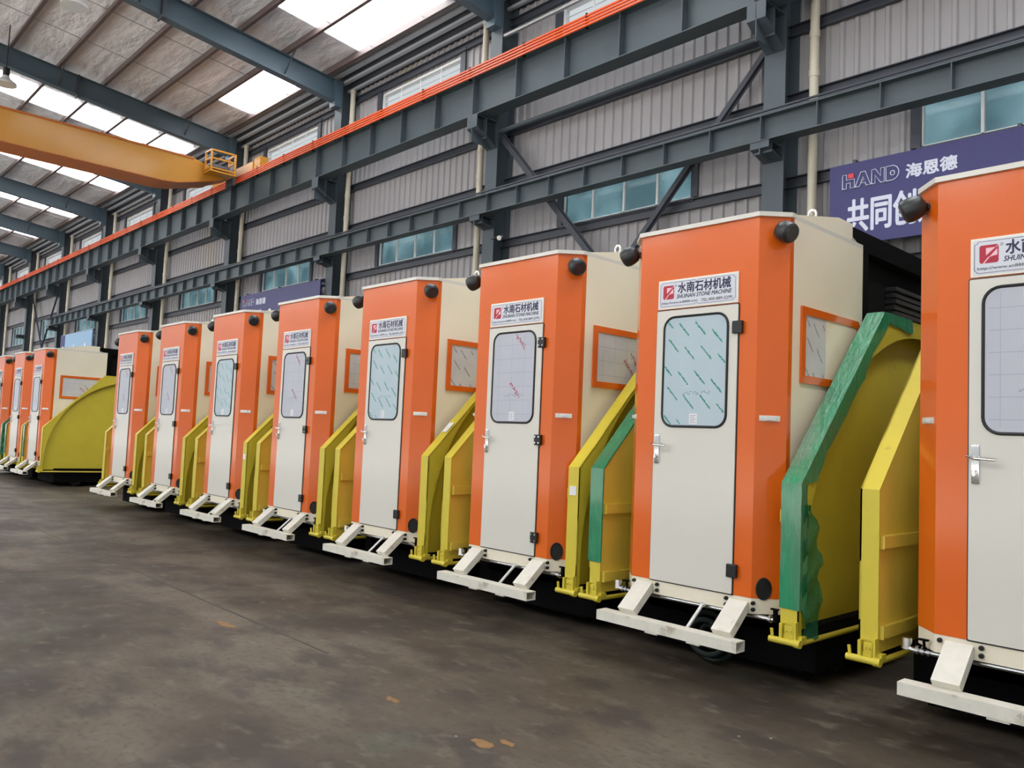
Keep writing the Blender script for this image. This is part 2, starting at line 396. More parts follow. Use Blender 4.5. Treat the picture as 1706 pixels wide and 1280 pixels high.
def film_marks(kind, seed, x0, x1, z0, z1, y, plane='XZ'):
    """printed marks of a protective film, clipped to the pane"""
    rnd = random.Random(seed); m = MB()
    def seg(a, b, wd):
        (ax, az), (bx, bz) = a, b
        if not (x0 < ax < x1 and x0 < bx < x1 and z0 < az < z1 and z0 < bz < z1): return
        d = Vector((bx-ax, bz-az)); 
        if d.length < 1e-5: return
        n = Vector((-d.y, d.x)).normalized()*wd/2
        q = [(ax-n.x, az-n.y), (bx-n.x, bz-n.y), (bx+n.x, bz+n.y), (ax+n.x, az+n.y)]
        if plane == 'XZ': m.quad(*[(u, y, v) for u, v in q])
        else: m.quad(*[(y, u, v) for u, v in q])
    if kind == 'diag':
        ang = math.radians(-48); ca, sa = math.cos(ang), math.sin(ang)
        for r in range(-2, 8):
            for c in range(-2, 8):
                cx = x0+.02+c*.135+(r % 2)*.05; cz = z1-.02-r*.17-(c % 2)*.03-c*.03
                u = -.06
                while u < .06:
                    l = rnd.uniform(.005, .010); h = rnd.uniform(-.009, .009)
                    a = (cx+ca*u-sa*h, cz+sa*u+ca*h); h2 = -h*rnd.uniform(.3, 1); b = (cx+ca*(u+l)-sa*h2, cz+sa*(u+l)+ca*h2)
                    seg(a, b, .0062); u += l*.8
    elif kind == 'grid':
        n = 6
        zz = z0+.06
        while zz < z1-.04:
            for k in range(12): seg((x0+.015+k*(x1-x0-.03)/12, zz), (x0+.015+(k+1)*(x1-x0-.03)/12, zz), .0022)
            zz += .118
        xx = x0+.07
        while xx < x1-.05:
            for k in range(20): seg((xx, z0+.02+k*(z1-z0-.04)/20), (xx, z0+.02+(k+1)*(z1-z0-.04)/20), .0018)
            xx += .155
    elif kind == 'red':
        for cx, cz in ((x0+.66*(x1-x0), z1-.07), (x0+.55*(x1-x0), z0+.27)):
            for k in range(34):
                t = k/34; ux = cx+(-.05+.11*t); uz = cz+(.055-.12*t)
                a = (ux+rnd.uniform(-.012, .012), uz+rnd.uniform(-.012, .012)); b = (a[0]+rnd.uniform(-.016, .016), a[1]+rnd.uniform(-.016, .016))
                seg(a, b, .006)
    elif kind == 'hand':
        px, pz = x0+.16, z0+.22; q = (px, pz)
        for k in range(26):
            nq = (px+k*.009+rnd.uniform(-.006, .006), pz+rnd.uniform(-.016, .016)+(.006 if k > 14 else 0))
            if k not in (9, 16): seg(q, nq, .0028)
            q = nq
    if len(m.bm.verts) == 0: m.quad((x0+.1, y, z0+.1), (x0+.101, y, z0+.1), (x0+.101, y, z0+.101), (x0+.1, y, z0+.101))
    return m
# side window on the right-hand wall
WY0, WY1, WZ0, WZ1 = .305, 1.205, 1.955, 2.47
def side_frame(xs, out):
    def f():
        m = MB(); a = xs-.002 if out > 0 else xs-.016; b = xs+.016 if out > 0 else xs+.002
        W_ = .052
        po = [(WY0, WZ0), (WY0, WZ1), (WY1-.05, WZ1), (WY1, WZ1-.06), (WY1, WZ0)]
        pi = [(WY0+W_, WZ0+W_), (WY0+W_, WZ1-W_), (WY1-.07, WZ1-W_), (WY1-W_, WZ1-.09), (WY1-W_, WZ0+W_)]
        n = 5
        for i in range(n): m.prism([po[i], po[(i+1) % n], pi[(i+1) % n], pi[i]], 0, a, b)
        return m
    return f
def side_pane(xs, out, y0=None, y1=None, d=0):
    def f():
        m = MB(); a, b = (xs-.001, xs+.006+d) if out > 0 else (xs-.006-d, xs+.001)
        A = WY0+.045 if y0 is None else y0; B = WY1-.045 if y1 is None else y1
        m.prism([(A, WZ0+.045), (A, WZ1-.045), (B, WZ1-.05), (B, WZ0+.045)], 0, a, b); return m
    return f
def lamp(side):
    def f():
        m = MB(); s = side
        c = Vector((XR+.165, .05, 2.915)) if s > 0 else Vector((XL-.16, .05, 2.925))
        d = Vector((s*.85, -.30, -.42)).normalized()
        r = [(-.078, .020), (-.070, .042), (-.05, .060), (-.015, .070), (.02, .071), (.045, .064), (.056, .050)]
        m.tube([c+d*a for a, _ in r], [b for _, b in r], 20)
        return m
    return f
def lamp_bracket(side):
    def f():
        m = MB(); s = side
        c = Vector((XR+.165, .05, 2.915)) if s > 0 else Vector((XL-.16, .05, 2.925))
        w_ = Vector(((XR if s > 0 else XL)+s*.08, .085, 2.93))
        m.tube([w_, w_+Vector((s*.04, -.03, .01)), c+Vector((0, 0, .055))], .009, 8); m.tube([w_+Vector((-s*.004, .004, 0)), w_+Vector((s*.01, -.01, 0))], .025, 12)
        return m
    return f
def lamp_lens(side):
    def f():
        m = MB(); s = side
        c = Vector((XR+.165, .05, 2.915)) if s > 0 else Vector((XL-.16, .05, 2.925)); d = Vector((s*.85, -.30, -.42)).normalized()
        m.tube([c+d*.054, c+d*.058], [.046, .044], 20); return m
    return f
def chamfer_pt(side, t, out):
    if side > 0: return Vector((XR+CH*t+.731*out, .15*t-.682*out))
    return Vector((XL-CH*t-.731*out, .15*t-.682*out))
def latch(side):
    def f():
        m = MB(); a = chamfer_pt(side, .12, 0); b = chamfer_pt(side, .78, 0); o = Vector((.731*side, -.682))*.006
        m.prism([tuple(a), tuple(b), tuple(b+o), tuple(a+o)], 2, 1.687, 1.722)
        a2 = chamfer_pt(side, .35, .006); b2 = chamfer_pt(side, .58, .006); o2 = Vector((.731*side, -.682))*.018
        m.prism([tuple(a2), tuple(b2), tuple(b2+o2), tuple(a2+o2)], 2, 1.694, 1.716)
        for t in (.2, .7):
            p = chamfer_pt(side, t, .006); q = chamfer_pt(side, t, .012); m.tube([(p.x, p.y, 1.704), (q.x, q.y, 1.704)], .007, 8)
        return m
    return f
def vent():
    m = MB(); p = chamfer_pt(1, .38, -.002); q = chamfer_pt(1, .38, .004); n_ = 28; e = Vector((.682, .731)); A = [m.bm.verts.new((p.x+e.x*.046*math.cos(6.2832*k/n_), p.y+e.y*.046*math.cos(6.2832*k/n_), .612+.066*math.sin(6.2832*k/n_))) for k in range(n_)]
    B = [m.bm.verts.new((v.co.x+q.x-p.x, v.co.y+q.y-p.y, v.co.z)) for v in A]; m.bm.faces.new(A); m.bm.faces.new(B[::-1])
    for k in range(n_): m.bm.faces.new([A[k], B[k], B[(k+1) % n_], A[(k+1) % n_]])
    return m
def vent_ring():
    m = MB(); p = chamfer_pt(1, .38, .004); d = Vector((-.682*-1, .731)).normalized()
    tx = Vector((.682, .731)); m.tube([(p.x+tx.x*.046*math.cos(a), p.y+tx.y*.046*math.cos(a), .612+.066*math.sin(a)) for a in [math.radians(15*k) for k in range(25)]], .006, 6, cap=False); return m
def apron():
    m = MB(); m.shell([(XL-CH+.002, .2), (XL-CH+.002, .152), (XL, .002), (XR, .002), (XR+CH-.002, .152), (XR+CH-.002, .2)], .452, .549, .02); return m
def bolts():
    m = MB()
    m.tube([(0, .003, 0), (0, -.013, 0), (0, -.016, 0), (0, -.016, 0), (0, -.024, 0)], [.013, .013, .011, .008, .008], 10)
    return m
def step_leg(x):
    def f():
        m = MB(); m.bar((x, .0, .508), (x, -.205, .338), .138, .055, up=(0, 1, 1)); return m
    return f
def step_bar():
    m = MB(); x0, x1, y0, y1, z0, z1, t = -.25, .865, -.275, -.175, .255, .322, .006
    m.box(x0, x1, y0, y1, z1-t, z1); m.box(x0, x1, y0, y1, z0, z0+t); m.box(x0, x1, y0, y0+t, z0+t, z1-t); m.box(x0, x1, y1-t, y1, z0+t, z1-t)
    m.box(x0+.002, x0+.006, y0+t, y1-t, z0+t, z1-t)
    return m
def step_pads():
    m = MB()
    m.box(0, .10, -.268, -.20, .243, .256)
    return m
def step_marks():
    m = MB(); text_mb(m, '4x38', .028, .30, .283, -.2758, width=.10); return m
def step_rod():
    m = MB(); m.tube([(.445, .0, .455), (.435, -.175, .305)], .012, 10); m.tube([(.447, .02, .458), (.444, -.01, .448)], .02, 10); return m
def water_pipe():
    m = MB(); m.tube([(-.31, .05, .475), (-.325, .045, .44), (-.29, .035, .432), (.95, .035, .436)], .014, 10)
    for x in (-.27, -.24, -.21, .91): m.tube([(x, .035, .436), (x+.015, .035, .436)], .024, 10)
    m.tube([(-.325, .05, .49), (-.325, .05, .43)], [.026, .03], 12)
    return m
def valve():
    m = MB(); m.tube([(-.225, .03, .45), (-.225, .02, .50)], .008, 8); m.box(-.25, -.20, .0, .03, .498, .506); m.tube([(.955, .03, .43), (.955, .03, .50)], .016, 10); m.box(.93, .98, .01, .03, .50, .51); return m

# guard geometry in (y, z)
GP = [(0, .36), (0, 1.30), (1.20, 2.53), (2.62, 2.53), (3.76, 1.30), (3.76, .36)]
CY, CZ, CR = 1.90, .55, 1.86
def arc_pts(n=24):
    out = []
    for i in range(n+1):
        a = math.pi*(1-i/n); out.append((CY+CR*math.cos(a), CZ+CR*math.sin(a)))
    return out
def guard_flange(x0, x1):
    """the strip that wraps the outline, with its width along x"""
    def f():
        m = MB(); t = .012
        inn = [(t, .36), (t, 1.30-t*.4), (1.20+t*.4, 2.53-t), (2.62-t*.4, 2.53-t), (3.76-t, 1.30-t*.4), (3.76-t, .36)]
        for i in range(5): m.prism([GP[i], GP[i+1], inn[i+1], inn[i]], 0, x0, x1)
        return m
    return f
def guard_web(x0, x1):
    """side sheet between outline and the circular cut-out"""
    def f():
        m = MB(); arc = arc_pts(36)
        # pair the arc with points marched along the outline
        outl = []
        for (ay, az) in arc:
            d = Vector((ay-CY, az-CZ))
            if d.length < 1e-6: continue
            best = None
            for i in range(5):
                p, q = Vector(GP[i]), Vector(GP[i+1]); e = q-p; o = Vector((CY, CZ))
                den = d.x*e.y-d.y*e.x
                if abs(den) < 1e-9: continue
                t = ((p.x-o.x)*e.y-(p.y-o.y)*e.x)/den; u = ((p.x-o.x)*d.y-(p.y-o.y)*d.x)/den
                if t > 0 and -1e-6 <= u <= 1+1e-6 and (best is None or t < best): best = t
            outl.append(tuple(Vector((CY, CZ))+d*best))
        arc = [(CY-CR, .36)]+arc+[(CY+CR, .36)]; outl = [(.0, .36)]+outl+[(3.76, .36)]
        # insert true corners
        for i in range(len(arc)-1):
            cs = [g for g in GP[1:5] if (Vector(outl[i])-Vector(g)).length+(Vector(outl[i+1])-Vector(g)).length < (Vector(outl[i])-Vector(outl[i+1])).length+.03 and (Vector(outl[i])-Vector(g)).length > .003 and (Vector(outl[i+1])-Vector(g)).length > .003]
            m.prism([arc[i], outl[i]]+cs[:1]+[outl[i+1], arc[i+1]], 0, x0, x1)
        return m
    return f
def guard_panel(x0, x1, inset=.014):
    def f():
        m = MB(); k = inset
        m.prism([(k, .37), (k, 1.295), (1.20, 2.515), (2.62, 2.515), (3.76-k, 1.295), (3.76-k, .37)], 0, x0, x1); return m
    return f
def guard_rib(x0, x1, z, h):
    def f():
        m = MB(); m.box(x0, x1, .035, 1.2, z, z+h); m.box(x0, x1+.002, .03, .037, z-.004, z+h+.004); return m
    return f
def guard_foot(x0, x1):
    def f():
        m = MB(); m.box(x0+.005, x1+.028, -.012, .05, .335, .375)
        m.tube([(x0-.055, -.03, .335), (x1+.0, -.03, .335)], .020, 12); m.tube([(x1-.01, -.03, .335), (x1+.03, -.03, .335)], .025, 12)
        m.tube([(x1+.008, -.02, .335), (x1+.008, 1.6, .325)], .017, 10)
        return m
    return f
def guard_bracket(x0, x1):
    def f():
        m = MB(); m.box(x0+.010, x0+.028, -.035, 0, .335, .44); m.box(x1-.014, x1, -.035, .0, .335, .46); m.box(x0+.036, x1-.022, -.022, -.004, .35, .43, .004)
        m.tube([(x0-.035, -.03, .345), (x0-.042, -.03, .40)], .010, 8)
        for x in (x0+.05, x1-.04): m.tube([(x, -.020, .40), (x, -.03, .40)], .007, 8)
        m.box(x0+.02, x1-.015, -.006, 0, .44, .452)
        return m
    return f
def guard_lug(x0):
    def f():
        m = MB(); m.box(x0-.035, x0+.002, .03, .06, 1.05, 1.13, .004); return m
    return f
def film_wrap(x0, x1, zb, side=1):
    """stretch film hugging the post and the slope"""
    def f():
        m = MB(); e = .007; rnd = random.Random(3)
        path = [(0-e, zb), (0-e, 1.30)] ; N = 10
        pts = [( -e, zb+(1.303-zb)*i/N) for i in range(N+1)]+[(-e*.7+1.20*i/14, 1.303+e*.6+1.23*i/14) for i in range(1, 15)]+[(1.2+.5*i/4, 2.53+e) for i in range(1, 5)]
        rows = []
        for i, (y, z) in enumerate(pts):
            j = lambda k: rnd.uniform(-k, k)
            sl = i > N; fl = i > N+14
            dep = (.07 if not sl else .10)+j(.015)
            dy, dz = (0, -1) if fl else ((.71, -.71) if sl else (1, 0))
            rows.append([(x0-e, y+dy*.05+j(.003), z+dz*.05), (x0-e, y+j(.002), z+j(.002)), ((x0+x1)/2, y+j(.002)-.001, z), (x1+e, y+j(.002), z+j(.002)), (x1+e+abs(j(.008)), y+dy*.06+j(.01), z+dz*.05), (x1+e+abs(j(.012)), y+dy*dep, z+dz*dep)] if side > 0 else [(x0-e, y+dy*.05, z+dz*.05), (x0-e, y, z), ((x0+x1)/2, y-abs(j(.004)), z), (x1+e, y+j(.002), z+j(.002)), (x1+e, y+dy*.012, z+dz*.012), (x1+.002, y+dy*(.018+j(.004)), z+dz*.018)])
        vs = [[m.bm.verts.new(p) for p in r] for r in rows]
        for a, b in zip(vs, vs[1:]):
            for k in range(5): m.bm.faces.new([a[k], a[k+1], b[k+1], b[k]])
        return m
    return f
def film_flap(x1):
    def f():
        m = MB(); rnd = random.Random(5); rows = []
        for i in range(19):
            z = 1.17-i*.046; wdt = .10+.13*math.sin(min(1, i/9)*math.pi/2)+rnd.uniform(-.012, .012)
            if i > 15: wdt *= .85
            rows.append([m.bm.verts.new((x1+.010+.016*math.sin(i*1.3+k)+rnd.uniform(0, .008), .02+wdt*k/4, z+rnd.uniform(-.006, .006))) for k in range(5)])
        for a, b in zip(rows, rows[1:]):
            for k in range(4): m.bm.faces.new([a[k], a[k+1], b[k+1], b[k]])
        return m
    return f
LG0, LG1 = -.575, -.465
RG0, RG1 = 1.005, 1.125
def chassis():
    m = MB(); m.box(-.40, -.22, .35, 3.6, .12, .42); m.box(.86, 1.10, .28, 3.6, .10, .40); m.box(-.22, .86, .3, 3.55, .30, .50); m.box(-.3, 1.0, .30, .42, .08, .36)
    m.box(-.15, .75, 1.3, 3.4, .10, .30)
    m.box(LG1, -.3, .6, .75, .30, .45); m.box(.94, RG0, .6, .75, .30, .45); m.box(LG1, -.3, 3.0, 3.2, .30, .45); m.box(.94, RG0, 3.0, 3.2, .30, .45)
    return m
def wheel():
    m = MB(); m.tube([(-.06, 0, 0), (-.05, 0, 0), (-.05, 0, 0), (.05, 0, 0), (.05, 0, 0), (.06, 0, 0)], [.13, .14, .12, .12, .05, .05], 24); return m
def hood():
    m = MB(); m.box(-.25, .840, 1.252, 3.5, .5, 3.04); m.box(-.05, .62, 1.3, 3.2, 3.0, 3.1); return m
def top_rail(x):
    def f():
        m = MB(); m.box(x, x+.10, 1.07, 3.7, 3.02, 3.17); m.box(x, x+.10, 3.55, 3.7, .4, 3.02); m.box(x, x+.10, 1.255, 1.36, 2.5, 3.02); return m
    return f
def bellows():
    m = MB()
    for i in range(9): m.box(.83, .935-.012*(i % 2), 1.9, 2.6, 2.42+i*.05, 2.455+i*.05, .006)
    m.box(.82, .90, 1.92, 2.58, 2.3, 2.86); return m

def build_machine(X, label, opts):
    r = empty('stone_cutting_machine', (X, opts.get('dy', 0), 0)); tag(r, label, 'machine', 'stone cutting machines parked in the row')
    P = lambda k, n, f, m, par=r, **kw: part(k, n, f, m, par, **kw)
    P('front', 'cab_front_panel', cab_front, ORANGE, label='orange front panel with angled corners')
    P('walls', 'cab_side_walls', cab_walls, CREAM, label='cream side walls')
    rf = P('roof', 'cab_roof', cab_roof, DOORW)
    P('hump', 'roof_hood', cab_roof_hump, CREAM, rf)
    P('eye', 'lifting_eye', lifting_eye, ZINC, rf, loc=(.76, .80, ZT+.145)); P('eye', 'lifting_eye', lifting_eye, ZINC, rf, loc=(-.12, .80, ZT+.145))
    P('gap', 'door_gap_shade', door_gap, BLACKP)  # black border standing in for the shade in the gap round the door
    d = P('door', 'door', door_slab, DOORW, label='off-white door with a rounded window')
    kind = opts['film']
    P('glass'+kind, 'window_pane', door_glass, FILM_TINT if kind == 'diag' else FILM_GREY, d)
    P('seal', 'window_seal', door_seal, BLACKP, d, smooth=True)
    x0, x1, z0, z1 = GX0+.012, GX1-.012, GZ0+.012, GZ1-.012
    if kind == 'diag': P('pd', 'film_print', lambda: film_marks('diag', 1, x0, x1, z0, z1, -.0156), TEALINK, d)
    else:
        P('pg', 'film_print', lambda: film_marks('grid', 1, x0, x1, z0, z1, -.0154), GREYINK, d)
        P('pr', 'film_print', lambda: film_marks('red', 1, x0, x1, z0, z1, -.0157), REDINK, d)
    P('ph', 'handwriting', lambda: film_marks('hand', 4, x0, x1, z0, z1, -.0159), BLUEINK, d)
    P('handle', 'door_handle', handle, CHROME, d, smooth=True, label='chrome lever handle')
    for z in opts['hinges']:
        P('hinge%g' % z, 'hinge', hinge(z), BLACKP, d, label='black hinge')
        if kind != 'diag': P('hb%g' % z, 'hinge_bolts', hinge_bolts(z), CHROME, d)
    P('stk', 'sticker', sticker_door, STICK, d); P('stkp', 'sticker_print', sticker_print, GREYINK, d)
    n = P('pb', 'name_plate', plate_back, PLATEW, label='white name plate with dark blue writing')
    P('pf', 'plate_face', plate_face, PLATE, n); P('pbo', 'plate_border', plate_border, NAVY, n); 
    for sx in (PX0+.014, PX1-.014):
        for sz in (PZ0+.014, PZ1-.014): P('ps', 'screw', plate_screws, ZINC, n, loc=(sx, 0, sz))
    P('lb', 'logo_square', logo_bg, CRIMSON, n); P('lf', 'logo_blade', logo_fg, PINK, n)
    P('pt1', 'large_lettering', plate_text, NAVY, n); P('pt2', 'middle_lettering', plate_text2, NAVY, n); P('pt3', 'small_lettering', plate_text3, SMALLINK, n)
    fr = P('swr', 'side_window', side_frame(XR+CH, 1), ORANGE, label='orange framed side window')
    P('spr', 'window_pane', side_pane(XR+CH, 1), SIDEGL, fr)
    if opts.get('peel'): P('spb', 'bare_pane_area', side_pane(XR+CH, 1, .66, 1.15, .002), SIDEBEIGE, fr)
    sk = opts.get('side', kind)
    if sk == 'diag': P('spd', 'film_print', lambda: film_marks('diag', 2, WY0+.06, WY0+(.34 if opts.get('peel') else .80), WZ0+.05, WZ1-.06, XR+CH+.0065, 'YZ'), BLUEINK, fr)
    else:
        P('spg', 'film_print', lambda: film_marks('grid', 2, WY0+.06, WY0+.80, WZ0+.05, WZ1-.06, XR+CH+.0065, 'YZ'), GREYINK, fr)
        P('spq', 'film_print', lambda: film_marks('red', 2, WY0+.06, WY0+.80, WZ0-.06, WZ1-.18, XR+CH+.0070, 'YZ'), REDINK, fr)
    fl = P('swl', 'side_window', side_frame(XL-CH, -1), ORANGE); P('spl', 'window_pane', side_pane(XL-CH, -1), SIDEGL, fl)
    for s in (1, -1):
        l = P('lamp%d' % s, 'work_lamp', lamp(s), LAMPB, smooth=True, label='black round work lamp')
        P('lbk%d' % s, 'lamp_bracket', lamp_bracket(s), LAMPB, l); P('ll%d' % s, 'lamp_lens', lamp_lens(s), LENS, l)
        P('latch%d' % s, 'latch_plate', latch(s), ZINC)
    v = P('vent', 'vent_hole', vent, BLACKP); P('ventr', 'vent_ring', vent_ring, BLACKP, v)
    a = P('apron', 'apron', apron, CREAM); 
    for bx, bz in ((-.135, .522), (.068, .522), (.068, .482), (.622, .522), (.622, .482), (.818, .522), (.818, .482)): P('bolts', 'bolt', bolts, BLACKP, a, loc=(bx, 0, bz))
    sb = P('sbar', 'step_bar', step_bar, WHITEP); 
    for px_ in (.17, .50): P('spads', 'step_pad', step_pads, WHITEP, sb, loc=(px_, 0, 0))
    P('smark', 'chalk_marks', step_marks, CHALK, sb)
    for x in (-.035, .72): P('sleg%g' % x, 'step_leg', step_leg(x), WHITEP)
    P('srod', 'step_rod', step_rod, ZINC, smooth=True)
    wp = P('wpipe', 'water_pipe', water_pipe, CHROME, smooth=True); P('valve', 'valve', valve, BLACK, wp)
    for nm, a0, a1, side in (('left_guard', LG0, LG1, -1), ('right_guard', RG0, RG1, 1)):
        g = P(nm, 'blade_guard', guard_flange(a0, a1), YELLOW, label='yellow blade guard with a sloping front edge')
        o_in = a1 if side < 0 else a0   # cab-facing side
        if side > 0:
            P(nm+'web', 'guard_side_sheet', guard_web(a1-.010, a1), YELLOW, g)
            P(nm+'pan', 'guard_panel', guard_panel(a0+.001, a1-.095), YELLOW, g)
        else:
            P(nm+'web', 'guard_side_sheet', guard_web(a0, a0+.010), YELLOW, g)
            P(nm+'pan', 'guard_panel', guard_panel(a0+.050, a1-.016), YPANEL, g)
            P(nm+'rib1', 'guard_rib', guard_rib(a1-.017, a1+.018, .965, .07), YPANEL, g)
            P(nm+'rib2', 'guard_rib', guard_rib(a1-.017, a1+.018, .455, .07), YPANEL, g)
        P(nm+'foot', 'guard_foot', guard_foot(a0, a1), YELLOW, g, smooth=True); P(nm+'brk', 'guard_bracket', guard_bracket(a0, a1), YELLOW, g)
        if side > 0: P(nm+'lug', 'guard_lug', guard_lug(a0), YELLOW, g)
        if opts.get('wrap') == side or opts.get('wrap') == 2:
            P(nm+'film%d' % side, 'stretch_film', film_wrap(a0, a1, .53 if side > 0 else .60, side), GREENF, g, smooth=True, label='green stretch film wrapped around the guard edge')
            if side > 0: P(nm+'flap', 'loose_film', film_flap(a1), FILMC, g, smooth=True, label='loose crumpled green film')
        if side > 0 and opts.get('sticker'):
            P('gs', 'paper_sticker', lambda: MB().box(a0+.02, a1-.03, -.004, -.001, 1.08, 1.15), STICK, g)
        if side > 0 and opts.get('slope_sticker'):
            P('gs2', 'paper_sticker', lambda: MB().prism([(.22, 1.536), (.31, 1.628), (.308, 1.631), (.218, 1.539)], 0, a0+.025, a1-.025), STICK, g)
    c = P('chassis', 'chassis', chassis, BLACK)
    for y in (.75, 3.1):
        for x in (-.31, .98): P('wheel', 'wheel', wheel, WHEEL, c, loc=(x, y, .14), smooth=True)
    h = P('hood', 'engine_housing', hood, BROWNBODY)
    for x in (-.30, .836): P('rail%g' % x, 'top_beam', top_rail(x), BLACK, h)
    P('bellows', 'bellows', bellows, BELLOW, h)
    return r

H2, H3 = (2.306, .705), (2.306, 1.50, .705)
MACHINES = [
 (-1.502, 'orange and cream stone cutting machine, nearest, cut off by the right edge', dict(film='grid', hinges=H3)),
 (-3.569, 'second stone cutting machine from the right, its guard wrapped in bright green film', dict(film='diag', hinges=H2, wrap=2, peel=True)),
 (-5.395, 'third stone cutting machine from the right, red marks on its gridded door glass', dict(film='grid', hinges=H3, sticker=True)),
 (-7.324, 'stone cutting machine with film-striped pale blue door glass, fourth from the right', dict(film='diag', hinges=H2, slope_sticker=True)),
 (-9.223, 'stone cutting machine with grey door glass and three hinges, fifth from the right', dict(film='grid', hinges=H3)),
 (-11.165, 'stone cutting machine with pale blue door glass, sixth from the right', dict(film='diag', hinges=H2, sticker=True)),
 (-13.195, 'stone cutting machine with grey door glass, seventh from the right', dict(film='grid', hinges=H3)),
 (-15.225, 'stone cutting machine at the left end of the near group, beside the gap', dict(film='grid', hinges=H2)),
 (-21.09, 'stone cutting machine beyond the gap, showing its cream side and whole yellow blade guard', dict(film='grid', hinges=H3, wrap=-1)),
 (-22.90, 'far stone cutting machine second from the left edge, behind the one with its side showing', dict(film='grid', hinges=H3, wrap=-1)),
 (-24.95, 'farthest stone cutting machine, cut off by the left edge', dict(film='diag', hinges=H2, wrap=1)),
]
for X, lab, o in MACHINES: build_machine(X, lab, o)

# ------------------------------------------------------------------ hall
XA, XB = -78, 9          # extent of the hall along the row
WY = 5.60                # inner face of the wall
BAYS = [.3, -5.6, -11.45, -17.2, -23.1, -29.0, -34.9, -40.8, -46.7, -52.6, -58.5, -64.4, -70.3]
f = MB(); f.box(-90, 25, -11.5, 14, -.2, 0); struct(solo('floor', f, FLOORM))
struct(solo('bounce_yard', MB().box(-130, 60, -90, -11.51, -.25, -.005), mat('pale_bounce_ground', (205, 202, 196), .8, noise=.06, nscale=.6)))  # unseen pale ground, added to bounce sunlight up into the hall

def stain(pts, rgb, nm, rough=.6, z=.0015):
    m = MB(); m.prism(pts, 2, .0, z); return m
def blob(cx, cy, rx, ry, seed, n=18):
    rnd = random.Random(seed); return [(cx+rx*math.cos(2*math.pi*k/n)*rnd.uniform(.55, 1.1), cy+ry*math.sin(2*math.pi*k/n)*rnd.uniform(.55, 1.1)) for k in range(n)]
OCHRE = mat('ochre_stain', (124, 90, 46), .6, noise=.2, nscale=20)
PALE = mat('pale_stain', (146, 136, 120), .6, noise=.15, nscale=12)
GREEN = mat('greenish_stain', (88, 96, 78), .5, noise=.15, nscale=7)
DARKST = mat('dark_stain', (48, 40, 35), .6, noise=.25, nscale=8)
fl = bpy.data.objects['floor']
def add_stain(nm, pts_list, m):
    b = MB()
    for p in pts_list: b.prism(p, 2, .0, .0012)
    return solo(nm, b, m, fl)
add_stain('ochre_paint_marks', [blob(-6.03, -1.99, .16, .05, 1), blob(-3.85, -1.98, .07, .03, 2), blob(-3.05, -2.0, .09, .045, 3), blob(-2.98, -1.90, .06, .03, 4)], OCHRE)
# floor joint that runs along the row
cr = MB(); rnd = random.Random(11); px = -14.0; py = -1.77; seq = []
while px < -4.6: seq.append((px, py+rnd.uniform(-.006, .006))); px += .35
for (a, b), (c, d) in zip(seq, seq[1:]):
    wd = .006+.005*rnd.random(); cr.prism([(a, b-wd), (c, d-wd), (c, d+wd), (a, b+wd)], 2, 0, .001)
solo('floor_joint', cr, DARKST, fl)
for x, y, lab in ((-4.65, -1.77, 'tiny pale scrap at the near end of the dark floor joint'), (-2.2, -.75, 'tiny pale scrap on the floor in front of the nearest step bar'), (-2.32, -.86, 'tiny scrap on the floor, a little nearer than the one by the nearest step bar'), (-3.2, -2.05, 'thin pale scrap beside the ochre paint mark on the floor')):
    b = MB(); b.prism([(-.008, -.004), (.006, -.005), (.008, .003), (-.004, .005)], 2, .0, .005)
    o = solo('litter_scrap', b, PALE, loc=(x, y, 0)); tag(o, lab, 'litter', 'scraps on the floor')

# corrugated wall with window openings
def corrugated(m, x0, x1, z0, z1, y=WY, per=.20):
    k0 = math.floor(x0/per); xs = []
    k = k0
    prof = []
    while k*per < x1+per:
        b = k*per; prof += [(b, 0), (b+.115, 0), (b+.135, -.03), (b+.18, -.03)]; k += 1
    pts = [(x0, None)]+[p for p in prof if x0 < p[0] < x1]+[(x1, None)]
    def h(x):
        t = (x/per-math.floor(x/per))*per
        return 0 if t < .115 else (-(t-.115)/.02*.03 if t < .135 else (-.03 if t < .18 else -.03+(t-.18)/.02*.03))
    pts = [(x, h(x)) for x, _ in pts]
    for (a, ha), (b, hb) in zip(pts, pts[1:]):
        m.quad((a, y+ha, z0), (b, y+hb, z0), (b, y+hb, z1), (a, y+ha, z1))
        m.quad((a, y+ha+.02, z1), (b, y+hb+.02, z1), (b, y+hb+.02, z0), (a, y+ha+.02, z0))
WZL0, WZL1, WZU0, WZU1 = 5.30, 6.28, 8.25, 9.42
ZTOP = 9.80
wall = MB(); wins = []
for i in range(len(BAYS)-1):
    xr, xl = BAYS[i], BAYS[i+1]; c = (xl+xr)/2
    c1 = c if i else -2.45
    a, b = c1-1.36, c1+1.36; a2, b2 = c-1.45-.1, c+1.45-.1
    corrugated(wall, xl, xr, 0, WZL0); corrugated(wall, xl, a, WZL0, WZL1); corrugated(wall, b, xr, WZL0, WZL1)
    corrugated(wall, xl, xr, WZL1, WZU0); corrugated(wall, xl, a2, WZU0, WZU1); corrugated(wall, b2, xr, WZU0, WZU1); corrugated(wall, xl, xr, WZU1, ZTOP)
    wins.append((a, b, a2, b2))
corrugated(wall, BAYS[0], XB, 0, ZTOP); corrugated(wall, XA, BAYS[-1], 0, ZTOP)
struct(solo('wall_back', wall, CORR))
k = 0
